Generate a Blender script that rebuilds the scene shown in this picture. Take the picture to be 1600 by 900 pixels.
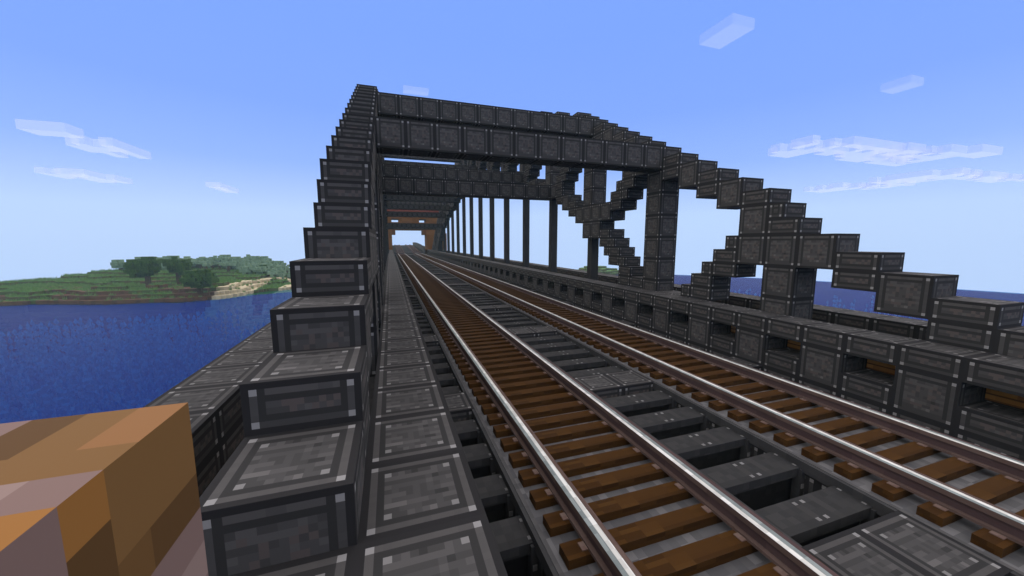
import bpy, math, random
import numpy as np
from mathutils import Vector
random.seed(7)
for o in list(bpy.data.objects): bpy.data.objects.remove(o)
S = bpy.context.scene
COL = S.collection
R = math.radians

# ------------------------------------------------------------------ camera
cam_d = bpy.data.cameras.new('camera'); cam = bpy.data.objects.new('camera', cam_d); COL.objects.link(cam)
CAM = Vector((0.326, -2.708, 2.762))
cam.location = CAM
cam.rotation_euler = (math.pi/2 - 0.126, 0, -0.323)
cam_d.sensor_fit = 'HORIZONTAL'; cam_d.sensor_width = 36.0
cam_d.lens = 565.408/1600*36
cam_d.clip_start = 0.05; cam_d.clip_end = 6000
S.camera = cam

# ------------------------------------------------------------------ world, sun, exposure
SUN_DIR = Vector((-0.12, 0.36, 0.92)).normalized()      # towards the sun
w = bpy.data.worlds.new('World'); S.world = w; w.use_nodes = True
nt = w.node_tree; nt.nodes.clear()
out = nt.nodes.new('ShaderNodeOutputWorld')
bg = nt.nodes.new('ShaderNodeBackground'); bg.inputs['Strength'].default_value = 1.07
sky = nt.nodes.new('ShaderNodeTexSky'); sky.sky_type = 'NISHITA'; sky.sun_disc = False
sky.sun_elevation = math.asin(SUN_DIR.z); sky.sun_rotation = math.atan2(SUN_DIR.x, SUN_DIR.y)
skm = nt.nodes.new('ShaderNodeMixRGB'); skm.blend_type = 'MULTIPLY'; skm.inputs[0].default_value = 1
skm.inputs[2].default_value = (0.06, 0.06, 0.06, 1)
tc = nt.nodes.new('ShaderNodeTexCoord'); sep = nt.nodes.new('ShaderNodeSeparateXYZ')
ramp = nt.nodes.new('ShaderNodeValToRGB')
cr = ramp.color_ramp
cr.elements[0].position = 0.0; cr.elements[0].color = (0.497, 0.665, 1.0, 1)
cr.elements[1].position = 1.0; cr.elements[1].color = (0.195, 0.37, 1.0, 1)
for p, c in ((0.070, (0.497, 0.665, 1.0, 1)), (0.115, (0.42, 0.59, 1.0, 1)), (0.18, (0.30, 0.48, 1.0, 1)), (0.30, (0.225, 0.40, 1.0, 1)), (0.45, (0.208, 0.385, 1.0, 1))):
    e = cr.elements.new(p); e.color = c
mixw = nt.nodes.new('ShaderNodeMixRGB'); mixw.inputs[0].default_value = 0.93
nt.links.new(tc.outputs['Generated'], sep.inputs[0]); nt.links.new(sep.outputs['Z'], ramp.inputs[0])
nt.links.new(sky.outputs[0], skm.inputs[1]); nt.links.new(skm.outputs[0], mixw.inputs[1])
nt.links.new(ramp.outputs[0], mixw.inputs[2]); nt.links.new(mixw.outputs[0], bg.inputs[0]); nt.links.new(bg.outputs[0], out.inputs[0])

sd = bpy.data.lights.new('sun', 'SUN'); sun = bpy.data.objects.new('sun', sd); COL.objects.link(sun)
sd.energy = 4.8; sd.angle = R(170); sd.color = (1.0, 0.83, 0.51)
sun.location = (-40, -20, 60)
sun.rotation_euler = SUN_DIR.to_track_quat('Z', 'Y').to_euler()
vs = S.view_settings; vs.view_transform = 'Standard'; vs.look = 'None'; vs.exposure = 0.0; vs.gamma = 1.0; vs.use_curve_mapping = False

# ------------------------------------------------------------------ material helpers
def lin(*c):
    f = lambda v: (v/255/12.92) if v/255 <= 0.04045 else ((v/255+0.055)/1.055)**2.4
    return tuple(f(v) for v in c)
class N:
    """small node-graph helper"""
    def __init__(self, name, rough=0.9, spec=0.12):
        self.m = bpy.data.materials.new(name); self.m.use_nodes = True
        self.t = self.m.node_tree; self.b = self.t.nodes['Principled BSDF']
        self.b.inputs['Roughness'].default_value = rough
        self.b.inputs['Specular IOR Level'].default_value = spec
    def n(self, k): return self.t.nodes.new(k)
    def put(self, s, v):
        if hasattr(v, 'is_output'): self.t.links.new(v, s)
        else: s.default_value = v
    def ma(self, op, a, b=0.0, c=0.0):
        x = self.n('ShaderNodeMath'); x.operation = op
        self.put(x.inputs[0], a); self.put(x.inputs[1], b)
        if op in ('MULTIPLY_ADD', 'COMPARE'): self.put(x.inputs[2], c)
        return x.outputs[0]
    def eq(self, a, v): return self.ma('COMPARE', a, v, 0.25)
    def mx(self, f, a, b):
        x = self.n('ShaderNodeMix'); x.data_type = 'RGBA'
        self.put(x.inputs[0], f)
        for s, v in ((6, a), (7, b)):
            if not hasattr(v, 'is_output') and len(v) == 3: v = (*v, 1)
            self.put(x.inputs[s], v)
        return x.outputs[2]
    def xyz(self, x, y, z=0.0):
        c = self.n('ShaderNodeCombineXYZ'); self.put(c.inputs[0], x); self.put(c.inputs[1], y); self.put(c.inputs[2], z); return c.outputs[0]
    def sepv(self, v):
        s = self.n('ShaderNodeSeparateXYZ'); self.t.links.new(v, s.inputs[0]); return s.outputs
    def wn(self, v):
        s = self.n('ShaderNodeTexWhiteNoise'); s.noise_dimensions = '3D'; self.t.links.new(v, s.inputs['Vector']); return s.outputs['Value']
    def rampc(self, f, stops):
        r = self.n('ShaderNodeValToRGB'); r.color_ramp.interpolation = 'CONSTANT'
        el = r.color_ramp.elements; el[0].position, el[0].color = stops[0][0], (*stops[0][1], 1); el[1].position, el[1].color = stops[1][0], (*stops[1][1], 1)
        for p, c in stops[2:]: e = el.new(p); e.color = (*c, 1)
        self.put(r.inputs[0], f); return r.outputs[0]
    def base(self, c): self.put(self.b.inputs['Base Color'], c if hasattr(c, 'is_output') else (*c, 1)); return self.m
    def uv(self): return self.sepv(self.n('ShaderNodeUVMap').outputs[0])
    def obj(self): return self.n('ShaderNodeTexCoord').outputs['Object']
    def pos(self): return self.n('ShaderNodeNewGeometry').outputs['Position']

def g(v, t=1.0): return (v*1.03, v, v*0.96) if t else (v, v, v)
def iron(W, H, top, dots, name, pal):
    """pixel-framed iron plate: dark rim, pale frame with bright corner rivets, streaked field"""
    k = N(name); U = k.uv()
    px = k.ma('FLOOR', k.ma('MULTIPLY', U[0], W)); py = k.ma('FLOOR', k.ma('MULTIPLY', U[1], H))
    mx_ = k.ma('MINIMUM', px, k.ma('SUBTRACT', W-1, px)); my_ = k.ma('MINIMUM', py, k.ma('SUBTRACT', H-1, py))
    d = k.ma('MINIMUM', mx_, my_)
    # streaks: runs of a few texels along a row, alternate rows lighter
    off = k.ma('MULTIPLY', k.wn(k.xyz(3.0, py, 1.5)), 7.0)
    run = k.ma('FLOOR', k.ma('DIVIDE', k.ma('ADD', px, off), 2.0))
    n1 = k.wn(k.xyz(run, py, 7.0)); n2 = k.wn(k.xyz(px, py, 2.0)); par = k.ma('MODULO', py, 2.0); n3 = k.wn(k.xyz(9.0, py, 4.0))
    val = k.ma('ADD', k.ma('ADD', k.ma('MULTIPLY', n1, 0.44), k.ma('MULTIPLY', par, 0.22 if top else 0.14)), k.ma('ADD', k.ma('MULTIPLY', n2, 0.20), k.ma('MULTIPLY', n3, 0.14 if top else 0.22)))
    field = k.rampc(val, [(0.0, pal['f0']), (0.24, pal['f1']), (0.44, pal['f2']), (0.62, pal['f3']), (0.80, pal['f4'])])
    if not top:                                     # a rusty tinge in the middle of upright plates
        mid = k.ma('GREATER_THAN', d, H/2 - 4.5)
        field = k.mx(k.ma('MULTIPLY', mid, k.ma('GREATER_THAN', n2, .72)), field, pal['rust'])
    frame = k.mx(k.ma('MULTIPLY', n2, 0.5), pal['frame'] if top else pal['f2'], pal['f2'] if top else pal['f1'])
    broken = k.mx(k.ma('GREATER_THAN', n1, .36), pal['f2'], pal['frame'])
    c = k.mx(k.ma('LESS_THAN', d, 2.5), field, pal['line'])
    c = k.mx(k.eq(mx_, 1.0), c, frame)
    if top: c = k.mx(k.eq(d, 1.0), c, frame)
    else:
        c = k.mx(k.ma('MULTIPLY', k.eq(py, H-2.0), k.ma('GREATER_THAN', mx_, 2.5)), c, broken)
        c = k.mx(k.ma('MULTIPLY', k.eq(py, 1.0), k.ma('GREATER_THAN', mx_, 1.5)), c, pal['f1'])
        c = k.mx(k.ma('MULTIPLY', k.eq(py, 2.0), k.ma('GREATER_THAN', mx_, 2.5)), c, pal['f1'] if H == 16 else pal['line'])
    corner = k.ma('MULTIPLY', k.eq(mx_, 1.0), k.eq(my_, 1.0))
    c = k.mx(corner, c, pal['dot'])
    if dots:
        c = k.mx(k.ma('MULTIPLY', k.eq(mx_, 3.0), k.eq(my_, 3.0)), c, pal['dot2'])
    c = k.mx(k.ma('LESS_THAN', d, 0.5), c, pal['rim'])
    # every plate a touch different, so repeats do not read as stamped copies
    oi = k.n('ShaderNodeObjectInfo').outputs['Random']
    h = k.n('ShaderNodeHueSaturation'); h.inputs['Saturation'].default_value = 1.0
    k.put(h.inputs['Value'], k.ma('MULTIPLY_ADD', oi, 0.14, 0.93)); k.put(h.inputs['Color'], c)
    return k.base(h.outputs[0])
PAL = dict(rim=(.0165, .0162, .0160), line=(.0240, .0238, .0225), frame=(.060, .0575, .0535), dot=(.20, .197, .186), dot2=(.15, .147, .138),
           f0=(.0275, .0273, .0255), f1=(.040, .0394, .0368), f2=(.050, .0488, .0460), f3=(.064, .0615, .0580), f4=(.092, .088, .082), rust=(.068, .0575, .052))
IRON = {}
def iron_mat(w_, h_, top):
    key = (w_, h_, top)
    if key not in IRON:
        IRON[key] = iron(w_, h_, top, top and w_ == 16 and h_ == 16, 'iron_plate', PAL)
    return IRON[key]

def speck(name, stops, scale=16, rough=.9, spec=.1, uvless=True, squash=(1, 1, 1)):
    k = N(name, rough, spec); p = k.sepv(k.obj())
    v = k.xyz(*[k.ma('FLOOR', k.ma('MULTIPLY', k.ma('ADD', p[i], 0.003), scale*squash[i])) for i in range(3)])
    return k.base(k.rampc(k.wn(v), stops))
def even(cols): return [(i/len(cols), c) for i, c in enumerate(cols)]

M_SLEEP = speck('spruce_sleeper', even([(.032, .0132, .0018), (.041, .0172, .0026), (.048, .0205, .0033), (.053, .0235, .0042), (.043, .0182, .0029)]), 16, squash=(.22, 1, 1))
M_PLATE = speck('rust_pink_plate', even([(.13, .085, .066), (.25, .19, .155), (.15, .105, .084)]), 16)
M_RAILB = speck('rail_brown', even([(.092, .062, .050), (.105, .072, .058), (.082, .055, .045)]), 8, squash=(1, .3, 1))
M_RAILD = speck('rail_dark', even([(.062, .040, .038), (.074, .048, .045), (.066, .043, .040)]), 8, squash=(1, .3, 1))
M_RAILW = speck('rail_polished', even([(.52, .52, .46), (.62, .62, .56), (.46, .46, .41)]), 16, .7, .1, squash=(1, .5, 1))
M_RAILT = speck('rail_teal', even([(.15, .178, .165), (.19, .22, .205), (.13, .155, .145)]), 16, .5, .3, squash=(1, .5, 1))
M_BED = speck('andesite_bed', even([(.078, .078, .076), (.098, .097, .095), (.068, .068, .068), (.12, .118, .115), (.086, .086, .085)]), 8)
M_GIRD = speck('girder_dark', even([(.0245, .0245, .0235), (.030, .030, .0285), (.027, .027, .026), (.035, .0345, .0325)]), 8)
M_GIRDE = speck('girder_edge', even([(.060, .059, .056), (.075, .073, .069), (.066, .065, .062)]), 8)
M_GIRDF = speck('girder_flange', even([(.034, .0345, .034), (.041, .041, .0395), (.037, .037, .036)]), 8)
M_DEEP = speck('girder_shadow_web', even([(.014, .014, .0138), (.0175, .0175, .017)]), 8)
M_BOLT = speck('bolt', even([(.17, .168, .16), (.14, .138, .13)]), 16)
M_POLE = speck('pole_iron', even([(.030, .030, .0285), (.034, .034, .0325), (.027, .027, .026)]), 4, squash=(4, 4, .5))
k = N('spruce_planks'); p = k.sepv(k.obj())
row = k.ma('FLOOR', k.ma('MULTIPLY', p[2], 8)); run = k.ma('FLOOR', k.ma('ADD', k.ma('MULTIPLY', p[1], 3), k.ma('MULTIPLY', k.wn(k.xyz(row, 1.0)), 3)))
M_WOOD = k.base(k.mx(k.ma('LESS_THAN', k.ma('FRACT', k.ma('MULTIPLY', p[2], 8)), .28), k.rampc(k.wn(k.xyz(run, row)), even([(.26, .125, .026), (.31, .15, .034), (.22, .10, .022)])), (.10, .045, .012)))

# ------------------------------------------------------------------ mesh helpers
class MB:
    def __init__(self): self.v = []; self.f = []; self.u = []; self.mi = []; self.mats = []
    def mat(self, m):
        if m not in self.mats: self.mats.append(m)
        return self.mats.index(m)
    def quad(self, pts, m, uv=((0, 0), (1, 0), (1, 1), (0, 1))):
        i = len(self.v); self.v += [tuple(p) for p in pts]; self.f.append(tuple(range(i, i+len(pts)))); self.u += list(uv)[:len(pts)]; self.mi.append(self.mat(m))
    def box(self, x0, x1, y0, y1, z0, z1, m=None, mt=None, skip=''):
        """m None = framed iron plates chosen by face size"""
        tx = lambda d: 16 if d > .75 else 8
        dx, dy, dz = x1-x0, y1-y0, z1-z0
        def pick(a, b, top): return (mt if (top and mt) else m) if m else iron_mat(tx(a), tx(b), top)
        F = {'b': (((x0, y1, z0), (x1, y1, z0), (x1, y0, z0), (x0, y0, z0)), pick(dx, dy, True)),
             't': (((x0, y0, z1), (x1, y0, z1), (x1, y1, z1), (x0, y1, z1)), pick(dx, dy, True)),
             's': (((x0, y0, z0), (x1, y0, z0), (x1, y0, z1), (x0, y0, z1)), pick(dx, dz, False)),
             'n': (((x1, y1, z0), (x0, y1, z0), (x0, y1, z1), (x1, y1, z1)), pick(dx, dz, False)),
             'w': (((x0, y1, z0), (x0, y0, z0), (x0, y0, z1), (x0, y1, z1)), pick(dy, dz, False)),
             'e': (((x1, y0, z0), (x1, y1, z0), (x1, y1, z1), (x1, y0, z1)), pick(dy, dz, False))}
        for kf, (pts, mm) in F.items():
            if kf not in skip: self.quad(pts, mm)
        return self
    def mesh(self, name):
        me = bpy.data.meshes.new(name); me.from_pydata(self.v, [], self.f)
        ul = me.uv_layers.new(name='UVMap')
        ul.data.foreach_set('uv', [c for uv in self.u for c in uv])
        for m in self.mats: me.materials.append(m)
        me.polygons.foreach_set('material_index', self.mi); me.update()
        return me
    def build(self, name, parent=None, loc=(0, 0, 0)): return link(name, self.mesh(name), parent, loc)
def link(name, me, parent=None, loc=(0, 0, 0)):
    o = bpy.data.objects.new(name, me); COL.objects.link(o); o.location = loc
    if parent: o.parent = parent
    return o
def tag(o, label=None, cat=None, group=None, kind=None):
    for a, b in (('label', label), ('category', cat), ('group', group), ('kind', kind)):
        if b: o[a] = b
    return o
def thing(name, label, cat, group=None, loc=(0, 0, 0)): return tag(link(name, None, None, loc), label, cat, group, 'thing')
CACHE = {}
def piece(name, x0, x1, y0, y1, z0, z1, parent, m=None, mt=None):
    """one block as its own object, mesh shared between alike pieces; location at its lower corner"""
    key = (name, round(x1-x0, 3), round(y1-y0, 3), round(z1-z0, 3), m.name if m else '', mt.name if mt else '')
    if key not in CACHE: CACHE[key] = MB().box(0, x1-x0, 0, y1-y0, 0, z1-z0, m, mt).mesh(name)
    return link(name, CACHE[key], parent, (x0, y0, z0))
def kind_of(dy, dz): return 'block' if dy > .75 and dz > .75 else ('slab' if dy > .75 else 'half_slab')
FAR = 46          # beyond this the pieces are under ten pixels: joined into one part

# ------------------------------------------------------------------ water, seabed
WZ = -14.0; RAD = 206.0
k = N('water', .5, .02); p = k.sepv(k.pos())
cell = k.xyz(k.ma('FLOOR', k.ma('MULTIPLY', p[0], .5)), k.ma('FLOOR', k.ma('MULTIPLY', p[1], .5)), 1.0)
n1 = k.n('ShaderNodeTexNoise'); n1.inputs['Scale'].default_value = .05; n1.inputs['Detail'].default_value = 2; k.t.links.new(k.pos(), n1.inputs['Vector'])
wc = k.mx(n1.outputs[0], (.0005, .0150, .190), (.0010, .0190, .220))
wc = k.mx(k.ma('MULTIPLY', k.wn(cell), .25), wc, (.004, .030, .215))
k.base(wc)
tr = k.n('ShaderNodeBsdfTransparent'); tr.inputs[0].default_value = (.30, .70, 1.0, 1)
ms = k.n('ShaderNodeMixShader'); ms.inputs[0].default_value = .48
k.t.links.new(tr.outputs[0], ms.inputs[1]); k.t.links.new(k.b.outputs[0], ms.inputs[2])
k.t.links.new(ms.outputs[0], k.t.nodes['Material Output'].inputs['Surface'])
M_WATER = k.m
def disc(name, rad, z, m, rim=0):
    n = 180; ring = [(CAM.x + rad*math.cos(2*math.pi*i/n), CAM.y + rad*math.sin(2*math.pi*i/n)) for i in range(n)]
    vs_ = [(x, y, z) for x, y in ring]; fs = [tuple(range(n))]
    if rim:                                 # added edge wall, keeps bright sky from showing through the water
        vs_ += [(x, y, z+rim) for x, y in ring]; fs += [(i, (i+1) % n, n+(i+1) % n, n+i) for i in range(n)]
    me = bpy.data.meshes.new(name); me.from_pydata(vs_, [], fs); me.materials.append(m)
    return tag(link(name, me), kind='structure')
disc('water', RAD, WZ, M_WATER)
M_SEABED = speck('seabed_gravel', even([(.001, .012, .085), (.0015, .014, .10), (.001, .010, .075)]), .5)
disc('seabed', RAD - .2, WZ - 17, M_SEABED, 16.8)

# ------------------------------------------------------------------ dark iron truss arches
def T(n):                                   # top of the upper chord over column n
    n = n if n <= 53 else 106 - n
    if n <= 4: return 1 + n/2
    if n <= 19: return 1.5 + n/2
    for a, t in ((22, 11), (25, 12), (28, 13), (32, 14), (36, 15), (42, 16)):
        if n < a: return t
    return 17
LOW = {16: 3, 17: 3, 18: 4, 19: 4.5, 20: 5, 21: 5.5, 22: 6, 23: 6, 24: 6.5, 25: 6.5, 26: 7, 27: 7, 28: 7.5, 29: 8, 30: 8, 31: 8.5, 32: 8.5, 33: 8.5, 34: 9, 35: 9, 36: 9, 37: 9.5, 38: 9.5, 39: 9.5,
       40: 10, 41: 10, 42: 10.5, 43: 10.5, 44: 11, 45: 11, 46: 11.5}
def L(n):                                   # underside of the lower chord
    n = n if n <= 53 else 106 - n
    return LOW.get(n, 12)
half = []                                   # (y0,y1,z0,z1) for n <= 53, mirrored afterwards
def col(n, a, b):                           # stack of whole blocks (on whole heights) and slabs
    z = a
    while z < b - 1e-6:
        s = 1 if (abs(z - round(z)) < 1e-6 and b - z >= 1 - 1e-6) else .5
        half.append((n, n+1, z, z+s)); z += s
for n in range(-4, 54):
    if n < 0: half.append((n, n+1, 0, .5)); continue
    t = T(n)
    if n == 5:
        half += [(5, 6, 2, 3), (5, 6, 3, 3.5), (5.5, 6, 3.5, 4)]
    elif n == 6: col(6, 2, 4.5)
    else: col(n, t-1, t)
    if n in (22, 25, 28, 32, 36, 42): col(n, t-2, t-1)
col(5, 0, 2); col(11, 0, 6); col(17, 4, 9)
for n in range(16, 54): col(n, L(n), L(n)+1) if not (n == 17) else half.append((17, 18, 3, 4))
for v in (23, 29, 35, 41, 47, 53):
    a, b = L(v)+1, T(v)-1
    if v in (22, 25, 28): b -= 1
    col(v, a, b)
# first diagonal, falling away from the portal post
half += [(7, 8, 2, 2.5), (7, 7.5, 2.5, 3), (7, 8, 1.5, 2), (8, 9, 1, 1.5), (8, 8.5, 1.5, 2), (8, 9, .5, 1), (9, 10, 0, .5), (9, 9.5, .5, 1), (10, 11, 0, .5)]
# X brace between the second and third posts
half += [(12, 13, 6, 6.5), (13, 14, 6, 6.5), (13, 14, 5.5, 6), (13.5, 14, 5, 5.5), (14, 15, 5, 5.5), (14, 14.5, 5.5, 6), (14, 15, 4.5, 5), (15, 16, 4, 5), (16, 17, 4, 5)]
half += [(15, 16, 3, 3.5), (15, 16, 2.5, 3), (15, 15.5, 2, 2.5), (14, 15, 2, 2.5), (14.5, 15, 2.5, 3), (14, 15, 1.5, 2), (13, 14, 1, 1.5), (13.5, 14, 1.5, 2), (13, 14, .5, 1), (12, 13, .5, 1), (12, 13, 0, .5)]
for v, B in ((17, 27.5), (23, 36), (29, L(34)+34.5), (35, L(40)+40.5), (41, L(46)+46.5), (47, 12.5+52)):
    for n in range(v+1, v+6):
        zb = B - n; top = T(n) - 1 - (1 if n in (22, 25, 28, 32, 36, 42) else 0); bot = L(n) + 1
        for (a, b, z0, z1) in ((n, n+1, zb, zb+.5), (n, n+1, zb+.5, zb+1), (n, n+.5, zb+1, zb+1.5), (n+.5, n+1, zb-.5, zb)):
            if z0 >= bot - 1e-6 and z1 <= top + 1e-6: half.append((a, b, z0, z1))
seen = set(); TR = []
for (a, b, z0, z1) in half:
    for q in ((a, b, z0, z1), (107-b, 107-a, z0, z1)):
        if a < 0 and q[0] > 0: continue
        kq = tuple(round(t*2) for t in q)
        if kq in seen: continue
        seen.add(kq); TR.append(q)
# drop half pieces that lie inside whole ones
def inside(p, q): return p != q and q[0] <= p[0]+1e-6 and q[1] >= p[1]-1e-6 and q[2] <= p[2]+1e-6 and q[3] >= p[3]-1e-6
TR = [p for p in TR if not any(inside(p, q) for q in TR if abs(q[0]-p[0]) < 1.1 and abs(q[2]-p[2]) < 1.1)]
POLES = [17, 23, 29, 35, 41, 47, 53, 59, 65, 71, 77, 83, 89]
def truss(x0, label, arm):
    root = thing('truss_arch', label, 'truss')
    far = MB()
    for (a, b, z0, z1) in TR:
        if a < FAR: piece(kind_of(b-a, z1-z0), x0, x0+1, a, b, z0, z1, root)
        else: far.box(x0, x0+1, a, b, z0, z1)
    tag(far.build('far_blocks', root), kind='stuff')
    for v in POLES:
        b = MB(); c = x0 + .5
        b.box(c-.25, c+.25, v+.25, v+.75, .0, L(v), M_POLE)
        b.box(c-.27, c+.27, v+.42, v+.58, .0, L(v), M_GIRDE if False else M_POLE)
        b.build('hanger_pole', root)
    return root
truss(-1, 'left dark iron truss arch climbing in steps beside the walkway', 0)
truss(12, 'right dark iron truss arch beyond the two tracks, standing against the water', 0)

# cross beams between the arches
def beam(y, z, label):
    root = thing('cross_beam', label, 'beam', 'cross beams between the truss arches')
    if y < 48:
        for i in range(12): piece('block', i, i+1, y, y+1, z, z+1, root)
    else:
        b = MB()
        for i in range(12): b.box(i, i+1, y, y+1, z, z+1)
        tag(b.build('beam_blocks', root), kind='stuff')
beam(11, 6, 'nearest and largest iron cross beam, resting on the thick near posts')
beam(17, 9, 'topmost iron cross beam seen against the sky, just above and behind the nearest beam')
beam(23, 6, 'iron cross beam under which the row of hanger poles shows, low and second in depth')
beam(29, 8, 'iron cross beam peeping over the low second one, its row of plates slightly smaller')
beam(47, 12, 'iron cross beam with only its top row showing under the thin strip of sky')
ORD = {23: 'third', 29: 'fourth', 35: 'fifth', 41: 'sixth', 47: 'seventh', 53: 'middle', 59: 'ninth', 65: 'tenth', 71: 'eleventh', 77: 'twelfth', 83: 'thirteenth', 89: 'fourteenth', 95: 'fifteenth'}
for y in (23, 29, 35, 41, 47, 53, 59, 65, 71, 77, 83, 89, 95):
    yy = min(y, 106-y)
    up = {11: 6, 17: 9, 23: 11, 29: 13, 35: 14, 41: 15, 47: 16, 53: 16}[yy]
    beam(y, up, 'upper iron cross beam between the arch tops, %s from the near portal' % ORD[y])
    lo = {35: 9, 41: 10, 47: 12, 53: 12, 29: 8, 23: 6}.get(yy)
    if lo and y not in (23, 29, 47): beam(y, lo, 'lower iron cross beam over the tracks, at the %s pair of posts' % ORD[y])

# ------------------------------------------------------------------ parapet walls
def inner_wall(x0, label):
    root = thing('parapet_wall', label, 'wall'); far = MB()
    for n in range(-5, 111):
        bits = [('coping_slab', 0, .5), ('base_block', -2, -1)]
        bits.append(('block', -1, 0) if n % 2 else ('slab', -1, -.5))
        for nm, z0, z1 in bits:
            if n < FAR: piece(nm, x0, x0+1, n, n+1, z0, z1, root)
            else: far.box(x0, x0+1, n, n+1, z0, z1)
    tag(far.build('far_blocks', root), kind='stuff')
inner_wall(0, 'left iron parapet whose plated top makes the narrow walkway under the viewer')
inner_wall(11, 'right iron parapet with square openings, beside the far track')
def outer_wall(x0, label):
    root = thing('parapet_wall', label, 'wall'); far = MB()
    for n in range(-5, 111):
        for nm, z0, z1 in (('coping_slab', 0, .5), ('slab', -.5, 0), ('base_block', -1.5, -.5)):
            if n < FAR: piece(nm, x0, x0+1, n, n+1, z0, z1, root)
            else: far.box(x0, x0+1, n, n+1, z0, z1)
    tag(far.build('far_blocks', root), kind='stuff')
outer_wall(-3, 'outer left iron parapet running along the water, outside the left arch')
outer_wall(14, 'outer right iron parapet seen through the right arch, before the water')

# ------------------------------------------------------------------ deck: beds, plates, I girders, planks
deck = thing('bridge_deck', 'dark iron bridge deck of I girders and plates between the two tracks and parapets', 'bridge deck')
for x0 in (2, 7):
    b = MB(); b.box(x0, x0+3, -5, 112, -1.19, -1, M_GIRDF, M_BED); b.build('track_bed', deck)
    for xe, s in ((x0, -1), (x0+3, 1)):
        b = MB()
        b.box(min(xe, xe+s*.06), max(xe, xe+s*.06), -5, 112, -1.19, -1.006, M_GIRDF)
        b.build('edge_flange', deck)
        b = MB(); b.box(min(xe-s*.002, xe-s*.062), max(xe-s*.002, xe-s*.062), -5, 112, -1.0, -.996, M_GIRDE); b.build('edge_strip', deck)
    far = MB()
    for n in range(-5, 112):
        for xa in (x0, x0+2):
            if n < 24: piece('bearer_block', xa, xa+1, n, n+1, -2.19, -1.19, deck)
            else: far.box(xa, xa+1, n, n+1, -2.19, -1.19)
    tag(far.build('far_bearer_blocks', deck), kind='stuff')
def girder_mesh(w_):
    b = MB(); e = .03
    b.box(0, w_, .25, .75, -.16, 0, M_GIRD)                 # top flange
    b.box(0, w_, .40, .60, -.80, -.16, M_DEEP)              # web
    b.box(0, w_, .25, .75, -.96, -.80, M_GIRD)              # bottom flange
    for xe in (0, w_-.1):
        b.box(xe, xe+.1, .20, .34, -.96, -.02, M_GIRDF)     # end angle
        b.box(xe+.02, xe+.08, .188, .20, -.36, -.28, M_BOLT); b.box(xe+.02, xe+.08, .188, .20, -.80, -.72, M_BOLT)
    cs = [w_/2-.11, w_/2+.05] if w_ > 1.5 else []
    cs += [.04, w_-.10]
    for c in cs:
        for yy in (.31, .63): b.box(c, c+.06, yy, yy+.06, 0, .003, M_BOLT, skip='b')
    return b
GM = {1: girder_mesh(1).mesh('girder'), 2: girder_mesh(2).mesh('girder')}
far = MB()
for x0, w_ in ((1, 1), (5, 2), (10, 1)):
    for n in range(-5, 111):
        if n % 6 == 5:
            for i in range(w_):
                if n < 60: piece('deck_plate', x0+i, x0+i+1, n, n+1, -1.5, -1.0, deck)
                else: far.box(x0+i, x0+i+1, n, n+1, -1.5, -1.0)
        else:
            if n < 40: link('girder', GM[w_], deck, (x0, n, -1.125))
            else: far.box(x0, x0+w_, n+.25, n+.75, -1.285, -1.125, M_GIRD)
tag(far.build('far_girders', deck), kind='stuff')
for x0, w_ in ((1, 1), (5, 2), (10, 1)):
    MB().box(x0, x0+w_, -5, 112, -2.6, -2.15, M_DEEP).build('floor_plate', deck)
for x0 in (-1, 12):
    MB().box(x0+.002, x0+.998, -5, 112, -1.2, -.002, M_WOOD).build('plank_core', deck)
    MB().box(x0+.004, x0+.996, -5, 112, -.002, .012, M_GIRD).build('core_cap', deck)
for x0 in (-2, 13):
    for n in range(-5, 111):
        if n < 24: piece('gutter_plate', x0, x0+1, n, n+1, -1.5, -1.0, deck)
    b = MB(); b.box(x0+.002, x0+.998, 24, 112, -1.5, -1.0, M_GIRD); b.build('gutter_floor', deck)
MB().box(-3, 15, -5, 112, -3.6, -2.6, M_GIRD).build('soffit', deck)

# ------------------------------------------------------------------ railway tracks
def sleeper_mesh(c):
    return MB().box(-1.37, 1.37, -.125, .125, 0, .125, M_SLEEP).mesh('sleeper')
SM = sleeper_mesh(0)
PM = MB().box(-.20, .20, -.06, .06, 0, .012, M_PLATE).mesh('tie_plate')
def rail(cx, order, parent):
    b = MB()
    b.box(cx-.125, cx+.125, -5, 112, -.875, -.835, M_RAILB)
    b.box(cx-.062, cx+.062, -5, 112, -.835, -.70, M_RAILD)
    b.box(cx-.094, cx+.094, -5, 112, -.70, -.628, M_RAILB)
    r = b.build('rail', parent)
    x = cx - .094
    for m in order:
        s = MB().box(x+.001, x+.0617, -5, 112, -.628, -.624, m, skip='b'); s.build('rail_head', r); x += .0627
    return r
def track(cx, label):
    root = thing('railway_track', label, 'railway track', 'tracks over the bridge')
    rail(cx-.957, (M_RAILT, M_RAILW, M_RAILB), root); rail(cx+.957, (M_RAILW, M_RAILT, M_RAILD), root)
    far = MB()
    for i in range(-10, 222):
        y = i*.5 + .25
        if i < 110:
            s = link('sleeper', SM, root, (cx, y, -1.0))
            if i < 40:
                for dx in (-.957, .957): link('tie_plate', PM, s, (dx, 0, .125))
        else: far.box(cx-1.37, cx+1.37, y-.125, y+.125, -1, -.875, M_SLEEP)
    tag(far.build('far_sleepers', root), kind='stuff')
track(3.5, 'near railway track of brown sleepers and bright rails, next to the left walkway')
track(8.5, 'far railway track of brown sleepers and bright rails, next to the right parapet')

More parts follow.
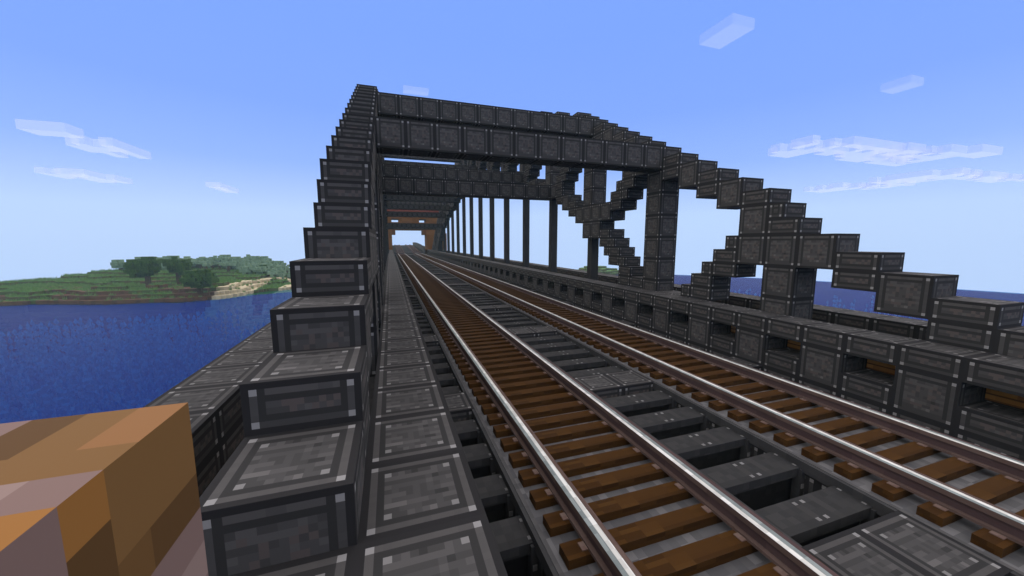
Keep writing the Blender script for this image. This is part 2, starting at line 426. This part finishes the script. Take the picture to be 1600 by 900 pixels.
# ------------------------------------------------------------------ gatehouse at the far end
M_CLAY = speck('orange_clay', even([(.125, .053, .014), (.14, .060, .016), (.112, .047, .012)]), 1)
M_RED = speck('red_clay', even([(.14, .035, .02), (.16, .042, .024), (.12, .03, .018)]), 1)
M_WARM = speck('dark_clay', even([(.085, .033, .011), (.095, .037, .013)]), 1)
gate = thing('gatehouse', 'orange clay gatehouse with a stepped opening, where the tracks leave the bridge', 'gatehouse')
GY = 112
for x0, x1 in ((-1, 1), (11, 14.6), (16.2, 17.2)):
    MB().box(x0, x1, GY, GY+6, -18, 12 if x0 < 14 else 5.5, M_CLAY).build('pier', gate)
for x0, x1 in ((1, 2), (10, 11)):
    MB().box(x0, x1, GY+.01, GY+5.99, 5, 6.4, M_WARM).build('corbel', gate)
MB().box(1, 11, GY+.02, GY+5.98, 6.4, 8.7, M_CLAY).build('lintel', gate)
for x0, x1 in ((1, 1.02), (3, 9), (10.98, 11)): MB().box(x0, x1, GY+.02, GY+5.98, 8.7, 9.7, M_CLAY).build('mullion', gate)
MB().box(1, 11, GY+.02, GY+5.98, 9.7, 11.2, M_CLAY).build('upper_wall', gate)
for x0 in (1.02, 9):
    fr = MB(); fr.box(x0, x0+2-.02, GY+.4, GY+.6, 9.3, 9.7, M_GIRD); fr.build('window_blind', gate)
MB().box(-1.3, 14.9, GY-.3, GY+6.3, 11.2, 12.4, M_RED).build('roof_band', gate)
MB().box(-3, 15, GY+.05, GY+5.95, -18, -3.6, M_CLAY).build('river_pier', gate)

app = thing('approach_viaduct', 'dark iron viaduct beyond the gatehouse, where the tracks rise out of sight', 'viaduct')
segs = 12
for s in range(segs):
    y0 = 112 + s*6; z0 = -1 + 2.3*math.sin(min(1, s/segs)*math.pi/2); off = 0.0
    b = MB(); b.box(-3, 15, y0, y0+6, z0-3, z0, M_GIRD, M_GIRDF); b.build('span', app)
    for x0 in (0, 11):
        b = MB(); b.box(x0, x0+1, y0, y0+6, z0, z0+1.4, M_GIRDF); b.build('side_wall', app)
    for cx in (3.5, 8.5):
        b = MB(); b.box(cx-1.37, cx+1.37, y0, y0+6, z0, z0+.12, M_RAILD)
        for dx in (-.957, .957): b.box(cx+dx-.09, cx+dx+.09, y0, y0+6, z0+.12, z0+.36, M_RAILB)
        b.build('track_strip', app)
for y0 in (130, 154, 178): MB().box(-2, 14, y0, y0+4, -18, -3.2, M_GIRD).build('support_pier', app)

# ------------------------------------------------------------------ patchwork post in the near left corner
cols = dict(tan=(.205, .098, .034), mid=(.150, .078, .024), dk=(.082, .041, .012), mauve=(.165, .108, .090), lm=(.215, .150, .125), org=(.235, .105, .024), br=(.115, .058, .017))
PM_ = {}
for kname, c in cols.items():
    kk = N('patch_' + kname, .85, .15); PM_[kname] = kk.base(c)
names = list(cols)
rnd = random.Random(3)
post = MB(); s = 1/16
TOPC = {(0, 0): 'tan', (1, 0): 'tan', (0, 1): 'mid', (1, 1): 'mid', (0, 2): 'dk', (1, 2): 'dk', (0, 3): 'mauve', (1, 3): 'dk', (2, 0): 'mid', (2, 1): 'mid', (2, 2): 'mid', (2, 3): 'br', (3, 0): 'mauve', (3, 1): 'lm', (3, 2): 'mauve', (4, 0): 'org', (4, 1): 'org', (5, 0): 'mid', (5, 1): 'mid'}
EASTC = {(0, 0): 'mid', (1, 0): 'mid', (2, 0): 'mid', (3, 0): 'org', (4, 0): 'mauve', (5, 0): 'mauve', (0, 1): 'mid', (1, 1): 'mid', (2, 1): 'mid', (3, 1): 'dk', (4, 1): 'mauve',
         (0, 2): 'dk', (1, 2): 'dk', (2, 2): 'br', (3, 2): 'dk', (0, 3): 'mauve', (1, 3): 'mauve', (2, 3): 'mauve', (0, 4): 'lm', (1, 4): 'lm', (2, 4): 'mid', (0, 5): 'mauve'}
def pc(d, a, b): return PM_[d.get((a, b)) or names[rnd.choice((0, 1, 1, 1, 2, 3, 6, 6))]]
YF, ZT = -2.0, 2.5
for a in range(16):
    for b in range(16):
        y1, y0 = YF-a*s, YF-(a+1)*s; x1, x0 = -b*s, -(b+1)*s
        post.quad(((x0, y0, ZT), (x1, y0, ZT), (x1, y1, ZT), (x0, y1, ZT)), pc(TOPC, a, b))
for c in range(32):
    z1, z0 = ZT-c*s, ZT-(c+1)*s
    for a in range(16):
        y1, y0 = YF-a*s, YF-(a+1)*s
        post.quad(((0, y0, z0), (0, y1, z0), (0, y1, z1), (0, y0, z1)), pc(EASTC, a, c))
        post.quad(((-1, y1, z0), (-1, y0, z0), (-1, y0, z1), (-1, y1, z1)), pc({}, a, c))
    for b in range(16):
        x1, x0 = -b*s, -(b+1)*s
        post.quad(((x1, YF, z0), (x0, YF, z0), (x0, YF, z1), (x1, YF, z1)), pc({}, b, c))
        post.quad(((x0, YF-1, z0), (x1, YF-1, z0), (x1, YF-1, z1), (x0, YF-1, z1)), pc({}, b, c))
tag(post.build('patchwork_post'), 'tan, brown and mauve patchwork post, close up in the lower left corner', 'post')

# ------------------------------------------------------------------ island: stepped terrain
M_GRASS = speck('grass', even([(.070, .150, .028), (.085, .175, .034), (.060, .130, .024), (.078, .155, .034)]), 1)
M_MUD = speck('brown_earth', even([(.078, .037, .019), (.092, .045, .024), (.062, .030, .016), (.085, .045, .020)]), 1)
M_EARTH = speck('grassy_earth', even([(.060, .070, .020), (.070, .055, .022), (.052, .075, .020)]), 1)
M_SAND = speck('sand', even([(.42, .36, .22), (.46, .40, .25), (.38, .32, .20)]), 1)
rs = np.random.RandomState(5)
def vnoise(sc, seed):
    gr = np.random.RandomState(seed).rand(64, 64)
    def f(x, y):
        x, y = x/sc + 31.3, y/sc + 17.7
        i, j = int(math.floor(x)), int(math.floor(y)); u, v = x-i, y-j; u, v = u*u*(3-2*u), v*v*(3-2*v)
        G = lambda a, b: gr[a % 64, b % 64]
        return (G(i, j)*(1-u)+G(i+1, j)*u)*(1-v)+(G(i, j+1)*(1-u)+G(i+1, j+1)*u)*v
    return f
nA, nB, nC, nD = vnoise(14, 1), vnoise(5, 2), vnoise(9, 3), vnoise(3, 4)
def hill(x, y, cx, cy, r, h): d = ((x-cx)**2+(y-cy)**2)/r**2; return h*math.exp(-d*1.6)
def height(x, y):
    shore = 126 + (nA(x, 3)-.5)*7 + (nB(x, 9)-.5)*3
    shore -= 9*math.exp(-((x+58)/11)**2) - 1.5
    if x > -48: shore += (x+48)*.55
    inland = y - shore
    inland = min(inland, (-26 - x)*1.1)
    if inland < 0: return WZ - 1.2 - min(8, -inland*.8)
    h = WZ + .6 + min(inland, 9)*.32 + max(0, inland-9)*.035 + (nA(x, y)-.5)*1.6*min(1, inland/6) + (nB(x, y)-.5)*1.4*min(1, inland/5)
    if x > -50: h -= min(2.6, (x+50)*.2) * min(1, inland/4)
    h += hill(x, y, -86, 176, 22, 2.6) + hill(x, y, -60, 190, 17, 3.0) + hill(x, y, -120, 160, 26, -.4)
    return max(WZ + .4, h)
X0, X1, Y0, Y1 = -190, -20, 112, 214
H = {}
for ix in range(X0, X1):
    for iy in range(Y0, Y1):
        if (ix+.5-CAM.x)**2 + (iy+.5-CAM.y)**2 > (RAD-1)**2: continue
        H[ix, iy] = math.floor(height(ix+.5, iy+.5)) + 0.0
ter = MB()
def topmat(ix, iy, h):
    shore_in = iy - 126
    if ix > -52 and nC(ix*1.4, iy) > .42 and h < WZ+4: return M_SAND
    n = nB(ix+3, iy*1.3)*.6 + nD(ix, iy)*.4
    lim = 22 + (nA(ix*1.3, 40)-.5)*16
    if shore_in < lim and n > .30 + shore_in*.012 and ix < -50: return M_MUD
    return M_GRASS
for (ix, iy), h in H.items():
    m = topmat(ix, iy, h)
    ter.quad(((ix, iy, h), (ix+1, iy, h), (ix+1, iy+1, h), (ix, iy+1, h)), m)
    for dx, dy in ((1, 0), (-1, 0), (0, 1), (0, -1)):
        hn = H.get((ix+dx, iy+dy), WZ-6)
        if hn < h:
            sm = M_SAND if m is M_SAND else (M_MUD if m is M_MUD else M_EARTH)
            if dx: xx = ix + (dx > 0); q = ((xx, iy, hn), (xx, iy+1, hn), (xx, iy+1, h), (xx, iy, h))
            else: yy = iy + (dy > 0); q = ((ix, yy, hn), (ix+1, yy, hn), (ix+1, yy, h), (ix, yy, h))
            ter.quad(q, sm)
tag(ter.build('island_terrain'), kind='structure')
# low shore far off to the right of the arch
isl = MB(); rr = random.Random(11)
for ix in range(88, 118):
    for iy in range(150, 176):
        if (ix-CAM.x)**2+(iy-CAM.y)**2 > (RAD-2)**2: continue
        d = ((ix-104)/13)**2 + ((iy-165)/10)**2
        if d < 1: hh = math.floor(WZ + 1 + 3*(1-d) + (nB(ix, iy)-.5)*2); isl.box(ix, ix+1, iy, iy+1, WZ-3, hh, M_EARTH, M_GRASS, skip='b')
tag(isl.build('far_islet_terrain'), kind='structure')

# grass tufts
M_TUFT = speck('grass_tuft', even([(.085, .18, .035), (.11, .21, .045), (.07, .15, .03), (.13, .22, .06)]), 2)
tf = MB(); rr = random.Random(21)
keys = list(H.keys())
for (ix, iy) in keys:
    h = H[ix, iy]
    if h < WZ + .5: continue
    d_in = iy - 126; pr = .9 if topmat(ix, iy, h) is M_GRASS else (.26 if ix < -50 else .12)
    if d_in > 50: pr *= .5
    if rr.random() < pr:
        x, y = ix+rr.uniform(.2, .8), iy+rr.uniform(.2, .8); s_ = rr.uniform(.35, .6); t_ = rr.uniform(.5, 1.15)
        for a in (.78, 2.36):
            dx, dy = math.cos(a)*s_, math.sin(a)*s_
            for q in (-1, 0, 1):
                cx, cy = x+dx*q*.6, y+dy*q*.6
                tf.quad(((cx-dx*.28, cy-dy*.28, h), (cx+dx*.28, cy+dy*.28, h), (cx+dx*.1+q*.06, cy+dy*.1, h+t_*rr.uniform(.6, 1))), M_TUFT, ((0, 0), (1, 0), (.5, 1)))
tag(tf.build('grass_tufts'), 'tufts of green grass scattered over the island', 'grass', kind='stuff')

# trees
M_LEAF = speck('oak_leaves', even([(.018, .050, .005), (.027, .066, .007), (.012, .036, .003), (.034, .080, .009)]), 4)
M_LEAF2 = speck('haze_paled_leaves', even([(.13, .205, .12), (.15, .23, .14), (.11, .18, .10)]), 2)  # paleness of distant haze put into the leaf colour
M_BARK = speck('bark', even([(.055, .032, .018), (.068, .040, .022), (.045, .026, .014)]), 4)
def blob(b, cx, cy, cz, r, rng, m, zs=.62):
    R_ = int(r+1)
    cells = set()
    for i in range(-R_, R_+1):
        for j in range(-R_, R_+1):
            for kz in range(-R_, R_+1):
                d = math.sqrt(i*i+j*j+(kz/zs)**2)
                if d < r - .35 or (d < r + .35 and rng.random() < .5): cells.add((i, j, kz))
    for (i, j, kz) in cells:
        nb = [((i, j, kz-1), 'b'), ((i, j, kz+1), 't'), ((i, j-1, kz), 's'), ((i, j+1, kz), 'n'), ((i-1, j, kz), 'w'), ((i+1, j, kz), 'e')]
        sk = ''.join(f for c, f in nb if c in cells)
        if len(sk) < 6:
            jt = rng.uniform(0, .06)
            b.box(cx+i-.5-jt, cx+i+.5+jt, cy+j-.5-jt, cy+j+.5+jt, cz+kz-.5-jt, cz+kz+.5+jt, m, skip=sk)
def ground(x, y): return H.get((int(math.floor(x)), int(math.floor(y))), WZ)
def tree(x, y, hgt, r, label, seed, lobes):
    rng = random.Random(seed); z = ground(x, y)
    root = thing('oak_tree', label, 'tree', 'trees on the near bank', (x, y, z))
    b = MB(); b.box(-.5, .5, -.5, .5, -.3, hgt-1.2, M_BARK)
    b.box(.5, 1.4, -.4, .4, hgt-2.6, hgt-1.9, M_BARK)
    b.build('trunk', root)
    b = MB()
    for (dx, dy, dz, rr_) in lobes: blob(b, dx, dy, hgt-1+dz, r*rr_, rng, M_LEAF, .78)
    b.build('crown', root)
tree(-69.5, 135.5, 7.4, 3.3, 'large dark green tree with a double-lobed crown, left of the pair on the bank', 1, [(-1.2, 0, -.2, .95), (.8, 0, .5, .75), (-2.2, .5, -1.6, .55)])
tree(-64.0, 140.0, 7.8, 2.8, 'rounder dark green tree on the right of the touching pair on the bank', 2, [(0, 0, 0, 1.0), (.8, 0, -1, .85)])
tree(-53.0, 126.0, 5.6, 3.3, 'lower dark green tree standing apart by the water, right of the touching pair', 3, [(0, 0, -.4, 1.0), (1.5, 0, -.2, .85), (-1.6, 0, -1, .6)])
wd = MB(); rng = random.Random(9); cnt = 0
while cnt < 170:
    x, y = rng.uniform(-150, -34), rng.uniform(158, 205)
    if (x-CAM.x)**2+(y-CAM.y)**2 > (RAD-4)**2 or ground(x, y) < WZ+.5: continue
    dens = hill(x, y, -88, 184, 15, 1) + hill(x, y, -60, 190, 13, 1.2) + hill(x, y, -47, 168, 7, .5) + .004
    if rng.random() > dens: continue
    z = ground(x, y); hg = rng.uniform(1.6, 3.0)
    wd.box(x-.4, x+.4, y-.4, y+.4, z, z+hg, M_BARK)
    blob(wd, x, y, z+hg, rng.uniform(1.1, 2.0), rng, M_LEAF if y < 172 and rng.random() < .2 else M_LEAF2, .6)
    cnt += 1
tag(wd.build('distant_wood'), 'pale green wood covering the hazy hills behind the bank', 'wood', kind='stuff')

# kelp under the water
M_KELP = speck('kelp', even([(.04, .30, .34), (.055, .38, .42), (.03, .24, .28)]), 2)
kp = MB(); rng = random.Random(13); nK = vnoise(16, 8); cnt = 0
while cnt < 5600:
    if rng.random() < .78: x, y = rng.uniform(-120, -6), rng.uniform(2, 118)
    else: x, y = rng.uniform(18, 190), rng.uniform(-20, 150)
    if (x-CAM.x)**2+(y-CAM.y)**2 > 190**2: continue
    if nK(x, y) < .40 or (ground(x, y) > WZ - 2 and (int(x), int(y)) in H): continue
    cnt += 1
    zb = WZ-17; top = WZ - 2.2 - rng.choice((0, 0, 1.2, 2.5, 4, 6.5)) - rng.random()*1.5
    a0 = rng.uniform(0, 3.1); z = zb
    sp = 1.0 if abs(x) < 60 and y < 70 else 1.5
    while z < top:
        for a in (a0, a0+1.57):
            for sg in (-1, 1):
                ln = rng.uniform(.28, .55); dx, dy = math.cos(a)*ln*sg, math.sin(a)*ln*sg; up = rng.uniform(.15, .75)
                kp.quad(((x, y, z), (x+dx, y+dy, z+up), (x+dx*.8, y+dy*.8, z+up+.35), (x, y, z+sp)), M_KELP)
        z += sp
tag(kp.build('kelp_bed'), 'tall green kelp growing under the blue water', 'kelp', kind='stuff')

# ------------------------------------------------------------------ clouds: flat boxy slabs of translucent white
cm = bpy.data.materials.new('cloud'); cm.use_nodes = True; t = cm.node_tree; t.nodes.remove(t.nodes['Principled BSDF'])
a = t.nodes.new('ShaderNodeBsdfTransparent'); b_ = t.nodes.new('ShaderNodeBsdfTranslucent'); b_.inputs[0].default_value = (.50, .56, .80, 1)
mxs = t.nodes.new('ShaderNodeMixShader')
gn = t.nodes.new('ShaderNodeNewGeometry'); fm = t.nodes.new('ShaderNodeMath'); fm.operation = 'MULTIPLY_ADD'; fm.inputs[1].default_value = -.42; fm.inputs[2].default_value = .42
t.links.new(gn.outputs['Backfacing'], fm.inputs[0]); t.links.new(fm.outputs[0], mxs.inputs[0])
t.links.new(a.outputs[0], mxs.inputs[1]); t.links.new(b_.outputs[0], mxs.inputs[2]); t.links.new(mxs.outputs[0], t.nodes['Material Output'].inputs['Surface'])
CZ = 112.5
cm2 = cm.copy(); cm2.name = 'thin_cloud'
for n_ in cm2.node_tree.nodes:
    if n_.type == 'MATH': n_.inputs[1].default_value = -.22; n_.inputs[2].default_value = .22
def cloud(rects, label, thick=5, m=cm, cell=0):
    b = MB(); x, y = rects[0][0], rects[0][2]
    if not cell:
        for (x0, x1, y0, y1) in rects: b.box(x0-x, x1-x, y0-y, y1-y, 0, thick, m)
    else:                                   # a drift of square cells with a ragged edge
        rng = random.Random(int(abs(x)+abs(y))); cs = {}
        for (x0, x1, y0, y1) in rects:
            for i in range(int((x0-x)//cell), int(math.ceil((x1-x)/cell))):
                for j in range(int((y0-y)//cell), int(math.ceil((y1-y)/cell))):
                    if rng.random() < .82: cs[i, j] = 1
        for (i, j) in cs:
            sk = ''.join(f for f, c in (('w', (i-1, j)), ('e', (i+1, j)), ('s', (i, j-1)), ('n', (i, j+1))) if c in cs)
            b.box(i*cell, (i+1)*cell, j*cell, (j+1)*cell, 0, thick, m, skip=sk)
    o = b.build('cloud', None, (x, y, CZ)); tag(o, label, 'cloud', 'flat boxy clouds')
cloud([(169, 184, 150, 171)], 'faint hexagonal cloud patch at the top of the sky, right of centre', 5, cm2)
cloud([(346, 361, 162, 178.6)], 'small hexagonal cloud patch high on the right', 5, cm2)
cloud([(452, 500, 290, 345), (500, 545, 284, 306), (545, 590, 288, 304), (520, 660, 306, 318), (560, 700, 318, 335)], 'long white cloud bank over the right arch, leftmost and higher of its rows', 9, cm, 12)
cloud([(640, 700, 262, 290), (600, 640, 280, 300), (690, 735, 258, 272), (650, 690, 290, 315)], 'white cloud bank near the right edge, right end of the upper row', 9, cm, 12)
cloud([(850, 930, 360, 440), (880, 990, 340, 362), (900, 960, 440, 500), (870, 915, 500, 560), (990, 1060, 345, 372)], 'long low white cloud streak above the right end of the arch', 9, cm, 12)
cloud([(-340, -306, 500, 522)], 'small white cloud at the far left, the higher of the two', 9, cm, 12)
cloud([(-345, -322, 565, 590), (-322, -304, 560, 625)], 'small slanting white cloud at the left, just below the higher one', 9, cm, 12)
cloud([(-530, -480, 800, 850), (-500, -460, 850, 885)], 'thin white cloud streak low on the left', 9, cm, 12)
cloud([(-342, -322, 890, 980)], 'tiny white cloud patch low between the left clouds and the arch', 9, cm, 12)
cloud([(14, 32, 286, 293)], 'tiny pale cloud just above the highest beam', 3, cm2)
cloud([(1060, 1140, 300, 345)], 'scrap of white cloud at the right edge of the sky', 9, cm, 12)

# ------------------------------------------------------------------ haze over water and island
hm = bpy.data.materials.new('haze'); hm.use_nodes = True; t = hm.node_tree; t.nodes.remove(t.nodes['Principled BSDF'])
pv = t.nodes.new('ShaderNodeVolumePrincipled'); pv.inputs['Color'].default_value = (.62, .92, 1.0, 1); pv.inputs['Density'].default_value = .00045
t.links.new(pv.outputs[0], t.nodes['Material Output'].inputs['Volume'])
hz = MB(); hz.box(CAM.x-215, CAM.x+215, CAM.y-215, CAM.y+215, WZ-22, 21, hm); tag(hz.build('haze'), kind='stuff')

S.render.engine = 'CYCLES'
